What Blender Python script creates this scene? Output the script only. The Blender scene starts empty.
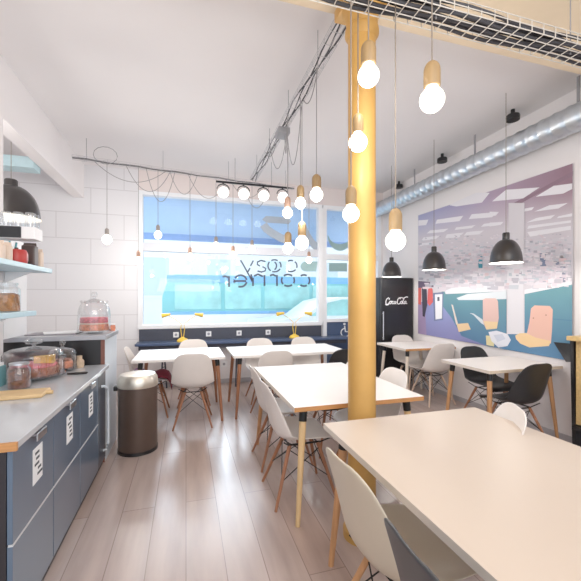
import bpy, bmesh, math, random
from mathutils import Vector, Matrix
random.seed(7)
PI = math.pi
COL = bpy.context.scene.collection

# ------------------------------------------------------------------ camera
CAM_H = 1.4; F = 355.0; HV = 299.0
YAW = math.radians(16.4)
CY, SY = math.cos(YAW), math.sin(YAW)
cam_d = bpy.data.cameras.new('camera'); cam = bpy.data.objects.new('camera', cam_d); COL.objects.link(cam)
cam.location = (0, 0, CAM_H); cam.rotation_euler = (PI/2, 0, -YAW)
cam_d.sensor_width = 36; cam_d.lens = 36*F/581; cam_d.shift_y = (HV-290.5)/581
cam_d.clip_start = 0.02
bpy.context.scene.camera = cam

def at(u, v, X=None, Y=None, z=None):
    """where the sight line (u, v) of the survey photo meets a wall or a level"""
    xc = (u-290.5)/F; yc = (HV-v)/F
    dx, dy = SY+CY*xc, CY-SY*xc
    if z is not None: d = (z-CAM_H)/yc
    elif X is not None: d = X/dx
    else: d = Y/dy
    return Vector((dx*d, dy*d, CAM_H+yc*d))

# ------------------------------------------------------------------ materials
MATS = {}
def srgb(r, g, b):
    f = lambda c: (c/12.92 if c <= .04045 else ((c+.055)/1.055)**2.4)
    return (f(r/255), f(g/255), f(b/255), 1)
def mat(name, rgb, rough=.5, metal=0, vary=.04, scale=12, emit=0, ecol=None, spec=None, coat=0, bump=0, stretch=None):
    m = bpy.data.materials.new(name); m.use_nodes = True
    nt = m.node_tree; p = nt.nodes['Principled BSDF']
    c = srgb(*rgb)
    if vary:
        tc = nt.nodes.new('ShaderNodeTexCoord'); mp = nt.nodes.new('ShaderNodeMapping')
        if stretch: mp.inputs['Scale'].default_value = stretch
        n = nt.nodes.new('ShaderNodeTexNoise'); n.inputs['Scale'].default_value = scale; n.inputs['Detail'].default_value = 4
        r = nt.nodes.new('ShaderNodeValToRGB')
        r.color_ramp.elements[0].position = .3; r.color_ramp.elements[1].position = .7
        r.color_ramp.elements[0].color = tuple(max(0, x*(1-vary*2)) for x in c[:3])+(1,)
        r.color_ramp.elements[1].color = tuple(min(1, x*(1+vary)) for x in c[:3])+(1,)
        nt.links.new(tc.outputs['Object'], mp.inputs[0]); nt.links.new(mp.outputs[0], n.inputs[0])
        nt.links.new(n.outputs[0], r.inputs[0]); nt.links.new(r.outputs[0], p.inputs['Base Color'])
        if bump:
            b = nt.nodes.new('ShaderNodeBump'); b.inputs['Strength'].default_value = bump; b.inputs['Distance'].default_value = .01
            nt.links.new(n.outputs[0], b.inputs['Height']); nt.links.new(b.outputs[0], p.inputs['Normal'])
    else: p.inputs['Base Color'].default_value = c
    p.inputs['Roughness'].default_value = rough; p.inputs['Metallic'].default_value = metal
    if spec is not None: p.inputs['Specular IOR Level'].default_value = spec
    if coat: p.inputs['Coat Weight'].default_value = coat; p.inputs['Coat Roughness'].default_value = .08
    if emit:
        p.inputs['Emission Color'].default_value = srgb(*(ecol or rgb)); p.inputs['Emission Strength'].default_value = emit
    MATS[name] = m; return m
def glass(name, tint=(255, 255, 255), gloss=.12, rough=.02):
    m = bpy.data.materials.new(name); m.use_nodes = True; nt = m.node_tree
    out = nt.nodes['Material Output']; nt.nodes.remove(nt.nodes['Principled BSDF'])
    t = nt.nodes.new('ShaderNodeBsdfTransparent'); t.inputs[0].default_value = srgb(*tint)
    g = nt.nodes.new('ShaderNodeBsdfGlossy'); g.inputs['Roughness'].default_value = rough
    lw = nt.nodes.new('ShaderNodeLayerWeight'); lw.inputs[0].default_value = .25
    mu = nt.nodes.new('ShaderNodeMath'); mu.operation = 'MULTIPLY_ADD'; mu.inputs[1].default_value = .7; mu.inputs[2].default_value = gloss*.3
    mx = nt.nodes.new('ShaderNodeMixShader')
    nt.links.new(lw.outputs['Facing'], mu.inputs[0]); nt.links.new(mu.outputs[0], mx.inputs[0])
    nt.links.new(t.outputs[0], mx.inputs[1]); nt.links.new(g.outputs[0], mx.inputs[2]); nt.links.new(mx.outputs[0], out.inputs[0])
    MATS[name] = m; return m
def brickmat(name, c1, c2, mortar, bw, rh, msize, rough, rot=(0, 0, 0), bias=0, grain=None, offset=.5, coat=0):
    m = bpy.data.materials.new(name); m.use_nodes = True; nt = m.node_tree; p = nt.nodes['Principled BSDF']
    tc = nt.nodes.new('ShaderNodeTexCoord'); mp = nt.nodes.new('ShaderNodeMapping'); mp.inputs['Rotation'].default_value = rot
    b = nt.nodes.new('ShaderNodeTexBrick'); b.offset = offset
    b.inputs['Color1'].default_value = srgb(*c1); b.inputs['Color2'].default_value = srgb(*c2); b.inputs['Mortar'].default_value = srgb(*mortar)
    b.inputs['Scale'].default_value = 1; b.inputs['Brick Width'].default_value = bw; b.inputs['Row Height'].default_value = rh
    b.inputs['Mortar Size'].default_value = msize; b.inputs['Bias'].default_value = bias
    nt.links.new(tc.outputs['Object'], mp.inputs[0]); nt.links.new(mp.outputs[0], b.inputs[0])
    last = b.outputs[0]
    if grain:
        mp2 = nt.nodes.new('ShaderNodeMapping'); mp2.inputs['Scale'].default_value = grain
        n = nt.nodes.new('ShaderNodeTexNoise'); n.inputs['Scale'].default_value = 1.0; n.inputs['Detail'].default_value = 6
        nt.links.new(tc.outputs['Object'], mp2.inputs[0]); nt.links.new(mp2.outputs[0], n.inputs[0])
        r = nt.nodes.new('ShaderNodeValToRGB'); r.color_ramp.elements[0].position = .3; r.color_ramp.elements[1].position = .7
        r.color_ramp.elements[0].color = (.72, .70, .68, 1); r.color_ramp.elements[1].color = (1.1, 1.1, 1.1, 1)
        mx = nt.nodes.new('ShaderNodeMixRGB'); mx.blend_type = 'MULTIPLY'; mx.inputs[0].default_value = 1
        nt.links.new(n.outputs[0], r.inputs[0]); nt.links.new(last, mx.inputs[1]); nt.links.new(r.outputs[0], mx.inputs[2]); last = mx.outputs[0]
    nt.links.new(last, p.inputs['Base Color']); p.inputs['Roughness'].default_value = rough
    if coat: p.inputs['Coat Weight'].default_value = coat; p.inputs['Coat Roughness'].default_value = .25
    MATS[name] = m; return m
def attrmat(name, rough=.6):
    m = bpy.data.materials.new(name); m.use_nodes = True; nt = m.node_tree; p = nt.nodes['Principled BSDF']
    a = nt.nodes.new('ShaderNodeAttribute'); a.attribute_name = 'print'
    nt.links.new(a.outputs['Color'], p.inputs['Base Color']); p.inputs['Roughness'].default_value = rough
    MATS[name] = m; return m

WALL = mat('white_plaster', (232, 228, 229), .8, vary=.01, scale=2)
WALLP = mat('pinkish_plaster', (226, 216, 214), .8, vary=.01, scale=2)
CEIL = mat('ceiling_paint', (231, 228, 229), .85, vary=.01, scale=1.5)
CREAM = mat('cream_beam_paint', (232, 212, 182), .7, vary=.03, scale=3)
TILE = brickmat('large_white_panels', (226, 226, 230), (224, 224, 228), (204, 203, 207), .92, .385, .006, .5, rot=(PI/2, 0, 0))
FLOOR = brickmat('oak_planks', (178, 154, 143), (192, 174, 168), (138, 116, 110), 1.7, .2, .0025, .30, rot=(0, 0, PI/2), grain=(9, 1.1, 1), coat=.7)
WHITEP = mat('white_paint', (240, 240, 242), .5, vary=.01)
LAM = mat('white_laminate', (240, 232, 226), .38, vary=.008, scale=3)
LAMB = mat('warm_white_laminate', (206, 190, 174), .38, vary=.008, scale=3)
PLY = mat('ply_edge', (196, 138, 82), .5, vary=.12, scale=6, stretch=(1, 1, 14))
EDGEW = mat('pale_edge', (216, 205, 194), .5, vary=.02)
OAK = mat('oak_leg', (190, 138, 92), .5, vary=.1, scale=10, stretch=(5, 5, .6))
BEECH = mat('beech_leg', (222, 186, 134), .5, vary=.08, scale=10, stretch=(5, 5, .6))
WALNUT = mat('brown_leg', (158, 104, 72), .5, vary=.1, scale=10, stretch=(5, 5, .6))
SHELLW = mat('white_shell', (232, 224, 218), .38, vary=.01)
SHELLG = mat('shaded_pale_shell', (196, 184, 164), .38, vary=.01)  # pale shell darkened, so the shade sits in its colour
SHELLB = mat('black_shell', (30, 31, 34), .42, vary=.05)
SHELLD = mat('charcoal_shell', (58, 60, 64), .4, vary=.05)
BLACKM = mat('black_metal', (22, 22, 24), .4, .3, vary=.03)
BLACK = mat('black_paint', (24, 24, 27), .35, vary=.03)
CHROME = mat('brushed_steel', (200, 200, 204), .3, 1, vary=.04, scale=30)
GOLD = mat('gold_paint', (198, 152, 80), .48, .15, vary=.06, scale=5)
GALV = mat('galvanised_steel', (205, 212, 218), .3, .85, vary=.06, scale=14)
WIRE = mat('grey_wire', (150, 150, 154), .5, .4, vary=0)
TRAYW = mat('tray_wire', (205, 200, 192), .5, .3, vary=0)
CABLE = mat('dark_cable', (52, 52, 58), .6, vary=.03)
CORD = mat('pale_cord', (128, 118, 108), .7, vary=.03)
CORDG = mat('grey_cord', (140, 138, 140), .7, vary=.03)
HOLD = mat('wooden_lampholder', (150, 122, 82), .5, vary=.08, scale=20, stretch=(3, 3, .5))
HOLDB = mat('brown_lampholder', (176, 140, 120), .5, vary=.05)
HOLDG = mat('grey_lampholder', (150, 142, 138), .5, vary=.05)
BULB = mat('lit_bulb', (255, 250, 240), .3, vary=0, emit=5, ecol=(255, 246, 230))
SPOTL = mat('lit_spot_face', (255, 255, 255), .3, vary=0, emit=4, ecol=(255, 250, 244))
DOME = mat('black_enamel', (36, 32, 32), .28, vary=.03, coat=.4)
DOMEI = mat('white_enamel', (245, 240, 232), .5, vary=0)
BLUEG = mat('blue_grey_front', (82, 102, 124), .3, vary=.03, scale=3, coat=.5)
DARKC = mat('dark_carcass', (34, 31, 36), .5, vary=.03)
WTOP = mat('grey_worktop', (196, 200, 206), .2, vary=.02, scale=4, coat=.4)
NAVY = mat('navy_panel', (56, 60, 74), .5, vary=.03)
NAVY2 = mat('dark_blue_ledge', (64, 82, 116), .35, vary=.03, coat=.3)
PANELW = mat('bluewhite_panel', (214, 224, 234), .4, vary=.01)
SHELFB = mat('pale_blue_shelf', (190, 220, 232), .4, vary=.01)
BROWNB = mat('brown_bin', (92, 76, 68), .4, .3, vary=.03)
BINLID = mat('bin_lid_steel', (222, 214, 200), .3, .7, vary=.05)
PAPER = mat('paper', (236, 238, 240), .7, vary=.01)
INK = mat('ink', (70, 76, 86), .7, vary=0)
GLASS = glass('clear_glass', (250, 252, 253), .3, .04); PANE = glass('window_glass', (250, 253, 255), .05)
YELLOW = mat('yellow_enamel', (240, 200, 70), .4, vary=.02)
TEAL = mat('teal_paint', (126, 196, 196), .35, vary=.05, scale=2)
TEALD = mat('teal_glass', (158, 214, 208), .15, vary=.12, scale=2.2)
BLUEST = mat('blue_stripe', (120, 176, 222), .4, vary=.02)
AWN = mat('blue_awning_cloth', (188, 217, 250), .8, vary=.02, scale=3)
AWNE = mat('awning_valance', (150, 184, 236), .8, vary=.03)
CARW = mat('white_car_paint', (240, 244, 246), .25, vary=.01)
DECALG = mat('grey_window_film', (160, 172, 186), .6, vary=.02)
DECALT = mat('greygreen_window_film', (150, 182, 184), .6, vary=.02)
DECALD = mat('dark_window_letters', (66, 74, 92), .6, vary=0)
PRINT = attrmat('mural_print')
RED = mat('red_tin', (176, 48, 44), .4, vary=.05)
CREAMP = mat('cream_pack', (226, 204, 186), .6, vary=.05)
DARKBR = mat('dark_brown_pack', (74, 56, 52), .5, vary=.05)
COOKIE = mat('cookies', (176, 118, 66), .8, vary=.25, scale=30, bump=.4)
COOKIED = mat('chocolate_cookies', (120, 72, 52), .8, vary=.3, scale=40, bump=.4)
CAKE = mat('brown_cake', (168, 104, 82), .8, vary=.25, scale=30, bump=.4)
CAKEY = mat('yellow_cake', (226, 176, 92), .8, vary=.15, scale=30, bump=.3)
PINK = mat('pink_sweets', (222, 112, 122), .6, vary=.25, scale=50, bump=.3)
ORANGE = mat('orange_sweets', (228, 140, 106), .6, vary=.2, scale=50, bump=.3)
BOARD = mat('board_wood', (220, 186, 136), .55, vary=.08, scale=6, stretch=(1, 8, 8))
TEALB = mat('teal_box', (96, 150, 158), .5, vary=.03)
CORKM = mat('cork', (196, 172, 146), .8, vary=.1, scale=40)
MAROON = mat('maroon_cloth', (128, 40, 58), .9, vary=.1, bump=.3)
PURPLE = mat('purple_cloth', (136, 98, 128), .9, vary=.12, bump=.3)
PAVE = mat('pavement', (226, 226, 226), .9, vary=.02)
FACADE = mat('pale_house_wall', (236, 236, 240), .9, vary=.01)
TYRE = mat('tyre', (30, 30, 32), .8, vary=.03)
SOCK = mat('socket_plastic', (236, 236, 238), .4, vary=0)
BARW = mat('bar_wood', (216, 182, 122), .5, vary=.08, scale=5, stretch=(1, 9, 9))
TRIMW = mat('white_trim', (238, 240, 244), .45, vary=.01)
TRANS = mat('grey_transom', (206, 208, 216), .5, vary=.01)

# ------------------------------------------------------------------ mesh builder
class MB:
    def __init__(s): s.bm = bmesh.new(); s.mi = 0
    def _tag(s, faces):
        for f in faces: f.material_index = s.mi
        return s
    def m(s, i): s.mi = i; return s
    def box(s, x0, y0, z0, x1, y1, z1, bev=0):
        vs = [s.bm.verts.new(p) for p in ((x0,y0,z0),(x1,y0,z0),(x1,y1,z0),(x0,y1,z0),(x0,y0,z1),(x1,y0,z1),(x1,y1,z1),(x0,y1,z1))]
        fs = [s.bm.faces.new([vs[i] for i in q]) for q in ((3,2,1,0),(4,5,6,7),(0,1,5,4),(1,2,6,5),(2,3,7,6),(3,0,4,7))]
        s._tag(fs)
        if bev:
            es = list({e for f in fs for e in f.edges})
            r = bmesh.ops.bevel(s.bm, geom=es, offset=bev, segments=2, profile=.5, affect='EDGES')
            s._tag(r['faces'])
        return s
    def bar(s, a, b, r0, r1=None, n=10, caps=True):
        a, b = Vector(a), Vector(b); r1 = r0 if r1 is None else r1
        d = (b-a).normalized(); up = Vector((0,0,1)) if abs(d.z) < .95 else Vector((1,0,0))
        x = d.cross(up).normalized(); y = d.cross(x)
        A = [s.bm.verts.new(a+(x*math.cos(2*PI*i/n)+y*math.sin(2*PI*i/n))*r0) for i in range(n)]
        B = [s.bm.verts.new(b+(x*math.cos(2*PI*i/n)+y*math.sin(2*PI*i/n))*r1) for i in range(n)]
        fs = [s.bm.faces.new((A[i], B[i], B[(i+1)%n], A[(i+1)%n])) for i in range(n)]
        if caps: fs += [s.bm.faces.new(A), s.bm.faces.new(B[::-1])]
        return s._tag(fs)
    def tube(s, pts, r, n=6, closed=False):
        pts = [Vector(p) for p in pts]; rings = []
        N = len(pts)
        for i, p in enumerate(pts):
            d = (pts[min(i+1, N-1)]-pts[max(i-1, 0)])
            d = d.normalized() if d.length else Vector((0,0,1))
            up = Vector((0,0,1)) if abs(d.z) < .9 else Vector((1,0,0))
            x = d.cross(up).normalized(); y = d.cross(x)
            rings.append([s.bm.verts.new(p+(x*math.cos(2*PI*k/n)+y*math.sin(2*PI*k/n))*r) for k in range(n)])
        fs = []
        for a, b in zip(rings, rings[1:]):
            fs += [s.bm.faces.new((a[k], b[k], b[(k+1)%n], a[(k+1)%n])) for k in range(n)]
        fs += [s.bm.faces.new(rings[0]), s.bm.faces.new(rings[-1][::-1])]
        return s._tag(fs)
    def lathe(s, prof, n=24, c=(0,0,0)):
        c = Vector(c); rings = []
        for r, z in prof:
            if r < 1e-5: rings.append([s.bm.verts.new(c+Vector((0,0,z)))])
            else: rings.append([s.bm.verts.new(c+Vector((r*math.cos(2*PI*i/n), r*math.sin(2*PI*i/n), z))) for i in range(n)])
        fs = []
        for a, b in zip(rings, rings[1:]):
            for i in range(n):
                j = (i+1)%n
                if len(a) == 1 and len(b) == 1: continue
                if len(a) == 1: fs.append(s.bm.faces.new((a[0], b[i], b[j])))
                elif len(b) == 1: fs.append(s.bm.faces.new((a[i], b[0], a[j])))
                else: fs.append(s.bm.faces.new((a[i], b[i], b[j], a[j])))
        return s._tag(fs)
    def poly(s, pts): return s._tag([s.bm.faces.new([s.bm.verts.new(p) for p in pts])])
    def prism(s, pts, off):
        """extrude a flat polygon by the vector off"""
        off = Vector(off); A = [s.bm.verts.new(p) for p in pts]; B = [s.bm.verts.new(Vector(p)+off) for p in pts]; n = len(A)
        fs = [s.bm.faces.new(A[::-1]), s.bm.faces.new(B)] + [s.bm.faces.new((A[i], A[(i+1)%n], B[(i+1)%n], B[i])) for i in range(n)]
        return s._tag(fs)
    def ribbon(s, pts, w, off):
        """flat stroke through pts (all in the plane whose normal is off), thickness off"""
        pts = [Vector(p) for p in pts]; nrm = Vector(off).normalized(); L = []; R = []
        for i, p in enumerate(pts):
            d = (pts[min(i+1, len(pts)-1)]-pts[max(i-1, 0)]).normalized(); t = d.cross(nrm)*(w/2)
            L.append(p+t); R.append(p-t)
        for i in range(len(pts)-1): s.prism([L[i], L[i+1], R[i+1], R[i]], off)
        return s
    def xf(s, M): s.bm.transform(M); return s
    def build(s, name, mats, parent=None, smooth=True, angle=40):
        me = bpy.data.meshes.new(name)
        bmesh.ops.recalc_face_normals(s.bm, faces=s.bm.faces)
        s.bm.to_mesh(me); s.bm.free()
        if not isinstance(mats, (list, tuple)): mats = [mats]
        for k in mats: me.materials.append(k)
        o = bpy.data.objects.new(name, me); COL.objects.link(o)
        if smooth:
            for p in me.polygons: p.use_smooth = True
            try: me.set_sharp_from_angle(angle=math.radians(angle))
            except Exception: pass
        if parent is not None: o.parent = parent
        return o

def tag(o, label, cat, group=None, kind=None):
    o['label'] = label; o['category'] = cat
    if group: o['group'] = group
    if kind: o['kind'] = kind
    return o
def thing(name, label, cat, loc=(0,0,0), rz=0, group=None):
    o = bpy.data.objects.new(name, None); COL.objects.link(o); o.empty_display_size = .05
    o.location = loc; o.rotation_euler = (0, 0, rz); return tag(o, label, cat, group)
def struct(name, mb, mats, parent=None, smooth=False):
    o = mb.build(name, mats, parent, smooth)
    if parent is None: o['kind'] = 'structure'
    return o
KIDS = {}
def kids(o): return [c for c in list(bpy.data.objects) if c.parent == o]
def dup(root, loc, rz=0, label=None, group=None):
    def cp(o, par):
        c = o.copy(); COL.objects.link(c)
        if par is not None: c.parent = par
        for ch in kids(o): cp(ch, c)
        return c
    r = cp(root, None); r.location = loc; r.rotation_euler = (0, 0, rz)
    if label: r['label'] = label
    if group: r['group'] = group
    return r

# ------------------------------------------------------------------ room shell
YF = 6.0; ZC = 3.42; XR = 3.6; XL = -2.7; YB = -2.2
struct('floor', MB().box(XL-.2, YB, -.1, XR+.2, YF+.2, 0), FLOOR)
struct('ceiling', MB().box(XL-.2, YB, ZC, XR+.2, YF+.2, ZC+.1), CEIL)
struct('wall_right', MB().box(XR, YB, 0, XR+.2, YF+.2, ZC), WALL)
struct('wall_left', MB().box(XL-.2, YB, 0, XL, YF+.2, ZC), WALL)
WX0, WX1, WZ0, WZ1 = -.72, 2.36, .96, 3.10
DX1 = 3.56
wf = MB().m(0).box(XL, YF, 0, WX0, YF+.2, ZC)
wf.m(1).box(WX0, YF, WZ1, XR, YF+.2, ZC)
wf.m(2).box(WX0, YF, 0, WX1, YF+.2, WZ0)
wf.box(DX1, YF, 0, XR, YF+.2, WZ1)
struct('wall_far', wf, [TILE, WALLP, WALL])
struct('trim_1', MB().box(XL, 1.15, 3.24, XR, 2.12, ZC-.001), CREAM)          # ceiling beam over the column
struct('trim_2', MB().box(-1.62, 2.121, 2.92, -1.47, YF, ZC-.001).box(-1.62, YB, 2.92, -1.47, 1.149, ZC-.001), WALL)     # bulkhead over the serving side
struct('trim_3', MB().box(-1.43, 3.11, 0, -1.335, 3.21, 2.93), WALL)            # slim post by the shelves
struct('trim_4', MB().box(XL, 4.6, 2.86, -1.63, 4.8, 2.98), mat('teal_grey_beam', (176, 204, 212), .6))
struct('baseboard_right', MB().box(XR-.014, YB, 0, XR-.0005, YF-.001, .06), mat('grey_baseboard', (176, 172, 176), .6))
struct('baseboard_far', MB().box(WX0, YF-.014, 0, WX1, YF-.0005, .07), MATS['grey_baseboard'])

# window
win = struct('window_1', MB().box(WX0, YF-.03, WZ0-.03, WX1, YF+.12, WZ0+.03)
             .box(WX0, YF-.02, WZ1-.06, WX1, YF+.12, WZ1).box(WX0, YF-.02, WZ0+.03, WX0+.07, YF+.12, WZ1-.06)
             .box(WX1-.07, YF-.02, WZ0+.03, WX1+.02, YF+.12, WZ1-.06), TRIMW)
MB().box(WX0+.07, YF, 2.16, WX1-.07, YF+.1, 2.29).build('transom', TRANS, win, False)
def pane(parent, x0, z0, x1, z1, y=YF+.06): return MB().box(x0, y, z0, x1, y+.006, z1).build('pane', PANE, parent, False)
pane(win, WX0+.07, WZ0+.03, WX1-.07, 2.16); pane(win, WX0+.07, 2.29, WX1-.07, WZ1-.06)
door = struct('door_1', MB().box(WX1+.02, YF-.01, 0, WX1+.09, YF+.1, WZ1).box(DX1-.07, YF-.01, 0, DX1, YF+.1, WZ1)
              .box(WX1+.09, YF-.01, WZ1-.07, DX1-.07, YF+.1, WZ1).box(WX1+.09, YF-.01, .98, DX1-.07, YF+.08, 1.04)
              .box(WX1+.09, YF-.01, 2.12, DX1-.07, YF+.1, 2.22), TRIMW)
MB().box(WX1+.09, YF+.02, .0, DX1-.07, YF+.06, .98).build('door_panel', NAVY2, door, False)
pane(door, WX1+.09, 1.04, DX1-.07, 2.12); pane(door, WX1+.09, 2.22, DX1-.07, WZ1-.07)
hb = MB().bar((DX1-.16, YF-.05, 1.05), (DX1-.16, YF-.05, 1.5), .012).bar((DX1-.16, YF-.05, 1.08), (DX1-.16, YF, 1.08), .01).bar((DX1-.16, YF-.05, 1.47), (DX1-.16, YF, 1.47), .01)
hb.build('door_handle', CHROME, door)
# lettering on the glass: painted to read from the street, so mirrored from inside
GY = YF+.052
def P(u, v): q = at(u, v, Y=GY); return q
def arc(cx, cy, rx, ry, a0, a1, n=14): return [(cx+rx*math.cos(math.radians(a0+(a1-a0)*i/n)), cy-ry*math.sin(math.radians(a0+(a1-a0)*i/n))) for i in range(n+1)]
def strokes(mb, segs, w):
    for s_ in segs: mb.ribbon([P(*p) for p in s_], w, (0, .003, 0))
lt = MB()
cosy = [arc(291, 266, 6, 5.6, -125, -40), arc(291, 266, 6, 5.6, -20, 50), arc(291, 266, 6, 5.6, 70, 120),
        arc(274.5, 265.8, 6.5, 6, 60, 120), arc(274.5, 265.8, 6.5, 6, 140, 235), arc(274.5, 265.8, 6.5, 6, 250, 330), arc(274.5, 265.8, 6.5, 6, -15, 40),
        arc(273.5, 265.8, 3, 4, -70, 70),
        [(265.5, 261.5), (261, 260.4), (257.5, 262), (257.3, 264.5), (260, 266)], [(262.5, 266.6), (265.8, 268.5), (265, 271), (261.5, 272), (257.5, 271)],
        [(240.5, 260), (244, 266), (249.5, 276)], [(249.5, 276), (252, 281.5)], [(253.4, 260.5), (250.5, 266)], [(250, 268), (247.8, 272)]]
corner = [arc(304, 280.5, 5.6, 5.6, -130, -60), arc(304, 280.5, 5.6, 5.6, -40, 40), arc(304, 280.5, 5.6, 5.6, 60, 125),
          arc(288, 280.3, 6.4, 5.8, 50, 130), arc(288, 280.3, 6.4, 5.8, 150, 220), arc(288, 280.3, 6.4, 5.8, 235, 310), arc(288, 280.3, 6.4, 5.8, -30, 30),
          [(277, 275), (277, 286)], [(276, 276), (273, 274.6), (270, 275.6)],
          [(264.5, 275), (264.5, 286)], [(263, 276.5), (258, 274.2), (254, 276)], [(253, 277.5), (253, 286)],
          [(251.2, 274.2), (251.8, 280)],
          arc(240.5, 281, 6.2, 5.8, 10, 150), arc(240.5, 281, 6.2, 5.8, 165, 200), [(246.3, 281), (235, 281)], arc(240.5, 281, 6.2, 5.8, -10, -110),
          [(229, 276), (229, 287)], [(228, 277.5), (225, 276), (222.5, 277)]]
strokes(lt, cosy, .026); strokes(lt, corner, .033)
lt.build('window_lettering', DECALD, win, False)
fg = MB()
fg.prism([P(*p) for p in ((266, 216), (288, 217.5), (291, 221), (289, 224), (266, 222.5), (262, 219.5))], (0, .003, 0))
fg.ribbon([P(*p) for p in ((263.5, 224.5), (266.5, 229), (272, 233), (281, 238), (290, 241))], .14, (0, .003, 0))
fg.prism([P(*p) for p in ((300.5, 225), (305.5, 224), (309, 232), (314, 240), (317.5, 243), (317.5, 252), (312, 248), (305, 238))], (0, .003, 0))
fg.build('window_film', DECALG, win, False)
fp = MB(); fp.prism([P(*p) for p in arc(306, 266.5, 5.5, 5, 90, 270, 8)+[(316, 271.5), (317.5, 261.5)]], (0, .003, 0))
fp.build('window_film', DECALT, win, False)
fd = MB(); oa = arc(340, 234, 12.5, 17, -178, -2, 14); ia = arc(340, 236, 11, 8, -10, -170, 14)
a_ = [P(*p) for p in oa]; b_ = [P(*p) for p in ia[::-1]]
for i in range(14): fd.prism([a_[i], a_[i+1], b_[i+1], b_[i]], (0, .003, 0))
fd.prism([P(*p) for p in ((329, 263), (347, 263), (347, 271.5), (329, 271.5))], (0, .003, 0))
fd.build('door_film', DECALT, door, False)
wc = MB()   # wheelchair symbol on the door panel
def W(u, v): return at(u, v, Y=YF+.018)
wc.ribbon([W(*p) for p in arc(345.2, 332.5, 4.2, 4.2, 100, 350, 14)], .02, (0, -.002, 0))
wc.ribbon([W(*p) for p in ((344.6, 326), (345.4, 331.5), (349, 331.8), (351, 336.5))], .026, (0, -.002, 0))
wc.prism([W(*p) for p in arc(344.4, 324, 1.3, 1.3, 0, 324, 9)], (0, -.002, 0))
wc.build('wheelchair_symbol', PAPER, door, False)

# ------------------------------------------------------------------ street outside
struct('street', MB().box(-30, YF+.2, -.25, 40, 40, -.15), PAVE)
b = thing('street_house', 'pale rendered house front across the street behind the van', 'building', (4, 16, -.15))
MB().box(-24, 0, 0, 26, .5, 4.4).build('wall', FACADE, b, False)
for k in range(-8, 9):
    w_ = MB().box(k*2.6-.6, -.03, 1.6, k*2.6+.6, .05, 3.4).build('window_frame', TRIMW, b, False)
    MB().box(k*2.6-.5, -.04, 1.7, k*2.6+.5, -.031, 3.3).build('pane', mat('pale_pane', (206, 220, 230), .1, vary=.02) if k == -8 else MATS['pale_pane'], w_, False)
aw = thing('shop_awning', 'sky blue cloth awning hanging over the window outside', 'awning', (0, 0, 0))
MB().prism([(-1.2, YF+.25, 3.5), (-1.2, YF+1.0, 2.62), (-1.2, YF+1.02, 2.64), (-1.2, YF+.27, 3.52)], (5.4, 0, 0)).build('canopy', AWN, aw, False)
MB().box(-1.2, YF+1.0, 2.50, 4.2, YF+1.02, 2.64).build('valance', AWNE, aw, False)
for x in (-1.1, 4.1): MB().bar((x, YF+.22, 2.9), (x, YF+1.0, 2.6), .012).build('awning_arm', CHROME, aw)
# teal van
bs = thing('delivery_van', 'long teal van with blue roof stripe parked outside the window', 'van', (0, 10.2, -.15))
van = [(-.62, .3), (-.62, 1.6), (-.45, 2.12), (-.3, 2.22), (6.4, 2.22), (6.9, 1.5), (7.3, 1.2), (7.3, .3)]
MB().prism([(x, 0, z) for x, z in van], (0, 1.9, 0)).build('body', TEAL, bs, False)
MB().box(-.5, -.015, 2.02, 6.45, 0.0, 2.2).build('roof_stripe', BLUEST, bs, False)
MB().box(-.62, -.03, .3, 7.3, 0.001, 1.12, .01).build('lower_panel', CARW, bs, False)
MB().box(-.6, -.035, 1.12, 7.2, 0.0, 1.2, .01).build('body_trim', BLUEST, bs, False)
for x0, x1 in ((-.3, .95), (1.05, 2.1), (2.2, 3.6), (3.7, 5.0), (5.1, 6.4)):
    MB().box(x0, -.02, 1.26, x1, .002, 1.96, .01).build('side_window', TEALD, bs, False)
for x in (.7, 6.0):
    MB().bar((x, -.05, .33), (x, .22, .33), .33, n=24).bar((x, -.06, .33), (x, -.05, .33), .2, n=20).build('wheel', TYRE, bs)
cr = thing('parked_car', 'white car parked in front of the teal van outside the door', 'car', (2.5, 8.1, -.15))
prof = [(-1.0, .35), (-1.05, .75), (-.85, .98), (.2, 1.12), (.75, 1.5), (1.2, 1.6), (2.2, 1.6), (2.7, 1.45), (3.1, 1.05), (3.15, .35)]
MB().prism([(x, 0, z) for x, z in prof], (0, 1.65, 0)).build('body', CARW, cr, False)
for q in (((.38, 1.14), (.85, 1.46), (1.22, 1.54), (1.6, 1.54), (1.6, 1.14)), ((1.68, 1.14), (1.68, 1.54), (2.15, 1.54), (2.55, 1.42), (2.8, 1.12))):
    MB().prism([(x, -.008, z) for x, z in q], (0, .01, 0)).build('side_window', TEALD, cr, False)
for x in (-.35, 2.5): MB().bar((x, -.03, .31), (x, .2, .31), .31, n=24).bar((x, -.04, .31), (x, -.03, .31), .2, n=20).build('wheel', TYRE, cr)
for s_ in (-.9,): MB().lathe([(0, -.03), (.09, 0), (0, .03)], 12, (s_, .2, .8)).build('headlight', GLASS, cr)

# ------------------------------------------------------------------ column and ducts
XC, YC = 1.0, 1.9
c = thing('support_column', 'gold painted round iron column rising between the two near tables', 'column', (XC, YC, 0))
MB().lathe([(.11, 0), (.11, .05), (.082, .08), (.0805, 2.99)], 32).build('shaft', GOLD, c)
MB().lathe([(.081, 2.93), (.10, 2.96), (.098, 2.99), (.088, 3.0), (.10, 3.07), (.118, 3.10), (.0, 3.10)], 32).build('capital', GOLD, c)
MB().box(-.125, -.125, 3.10, .125, .125, 3.17, .008).box(-.10, -.10, 3.17, .10, .10, 3.239).build('capital_block', GOLD, c)

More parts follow.
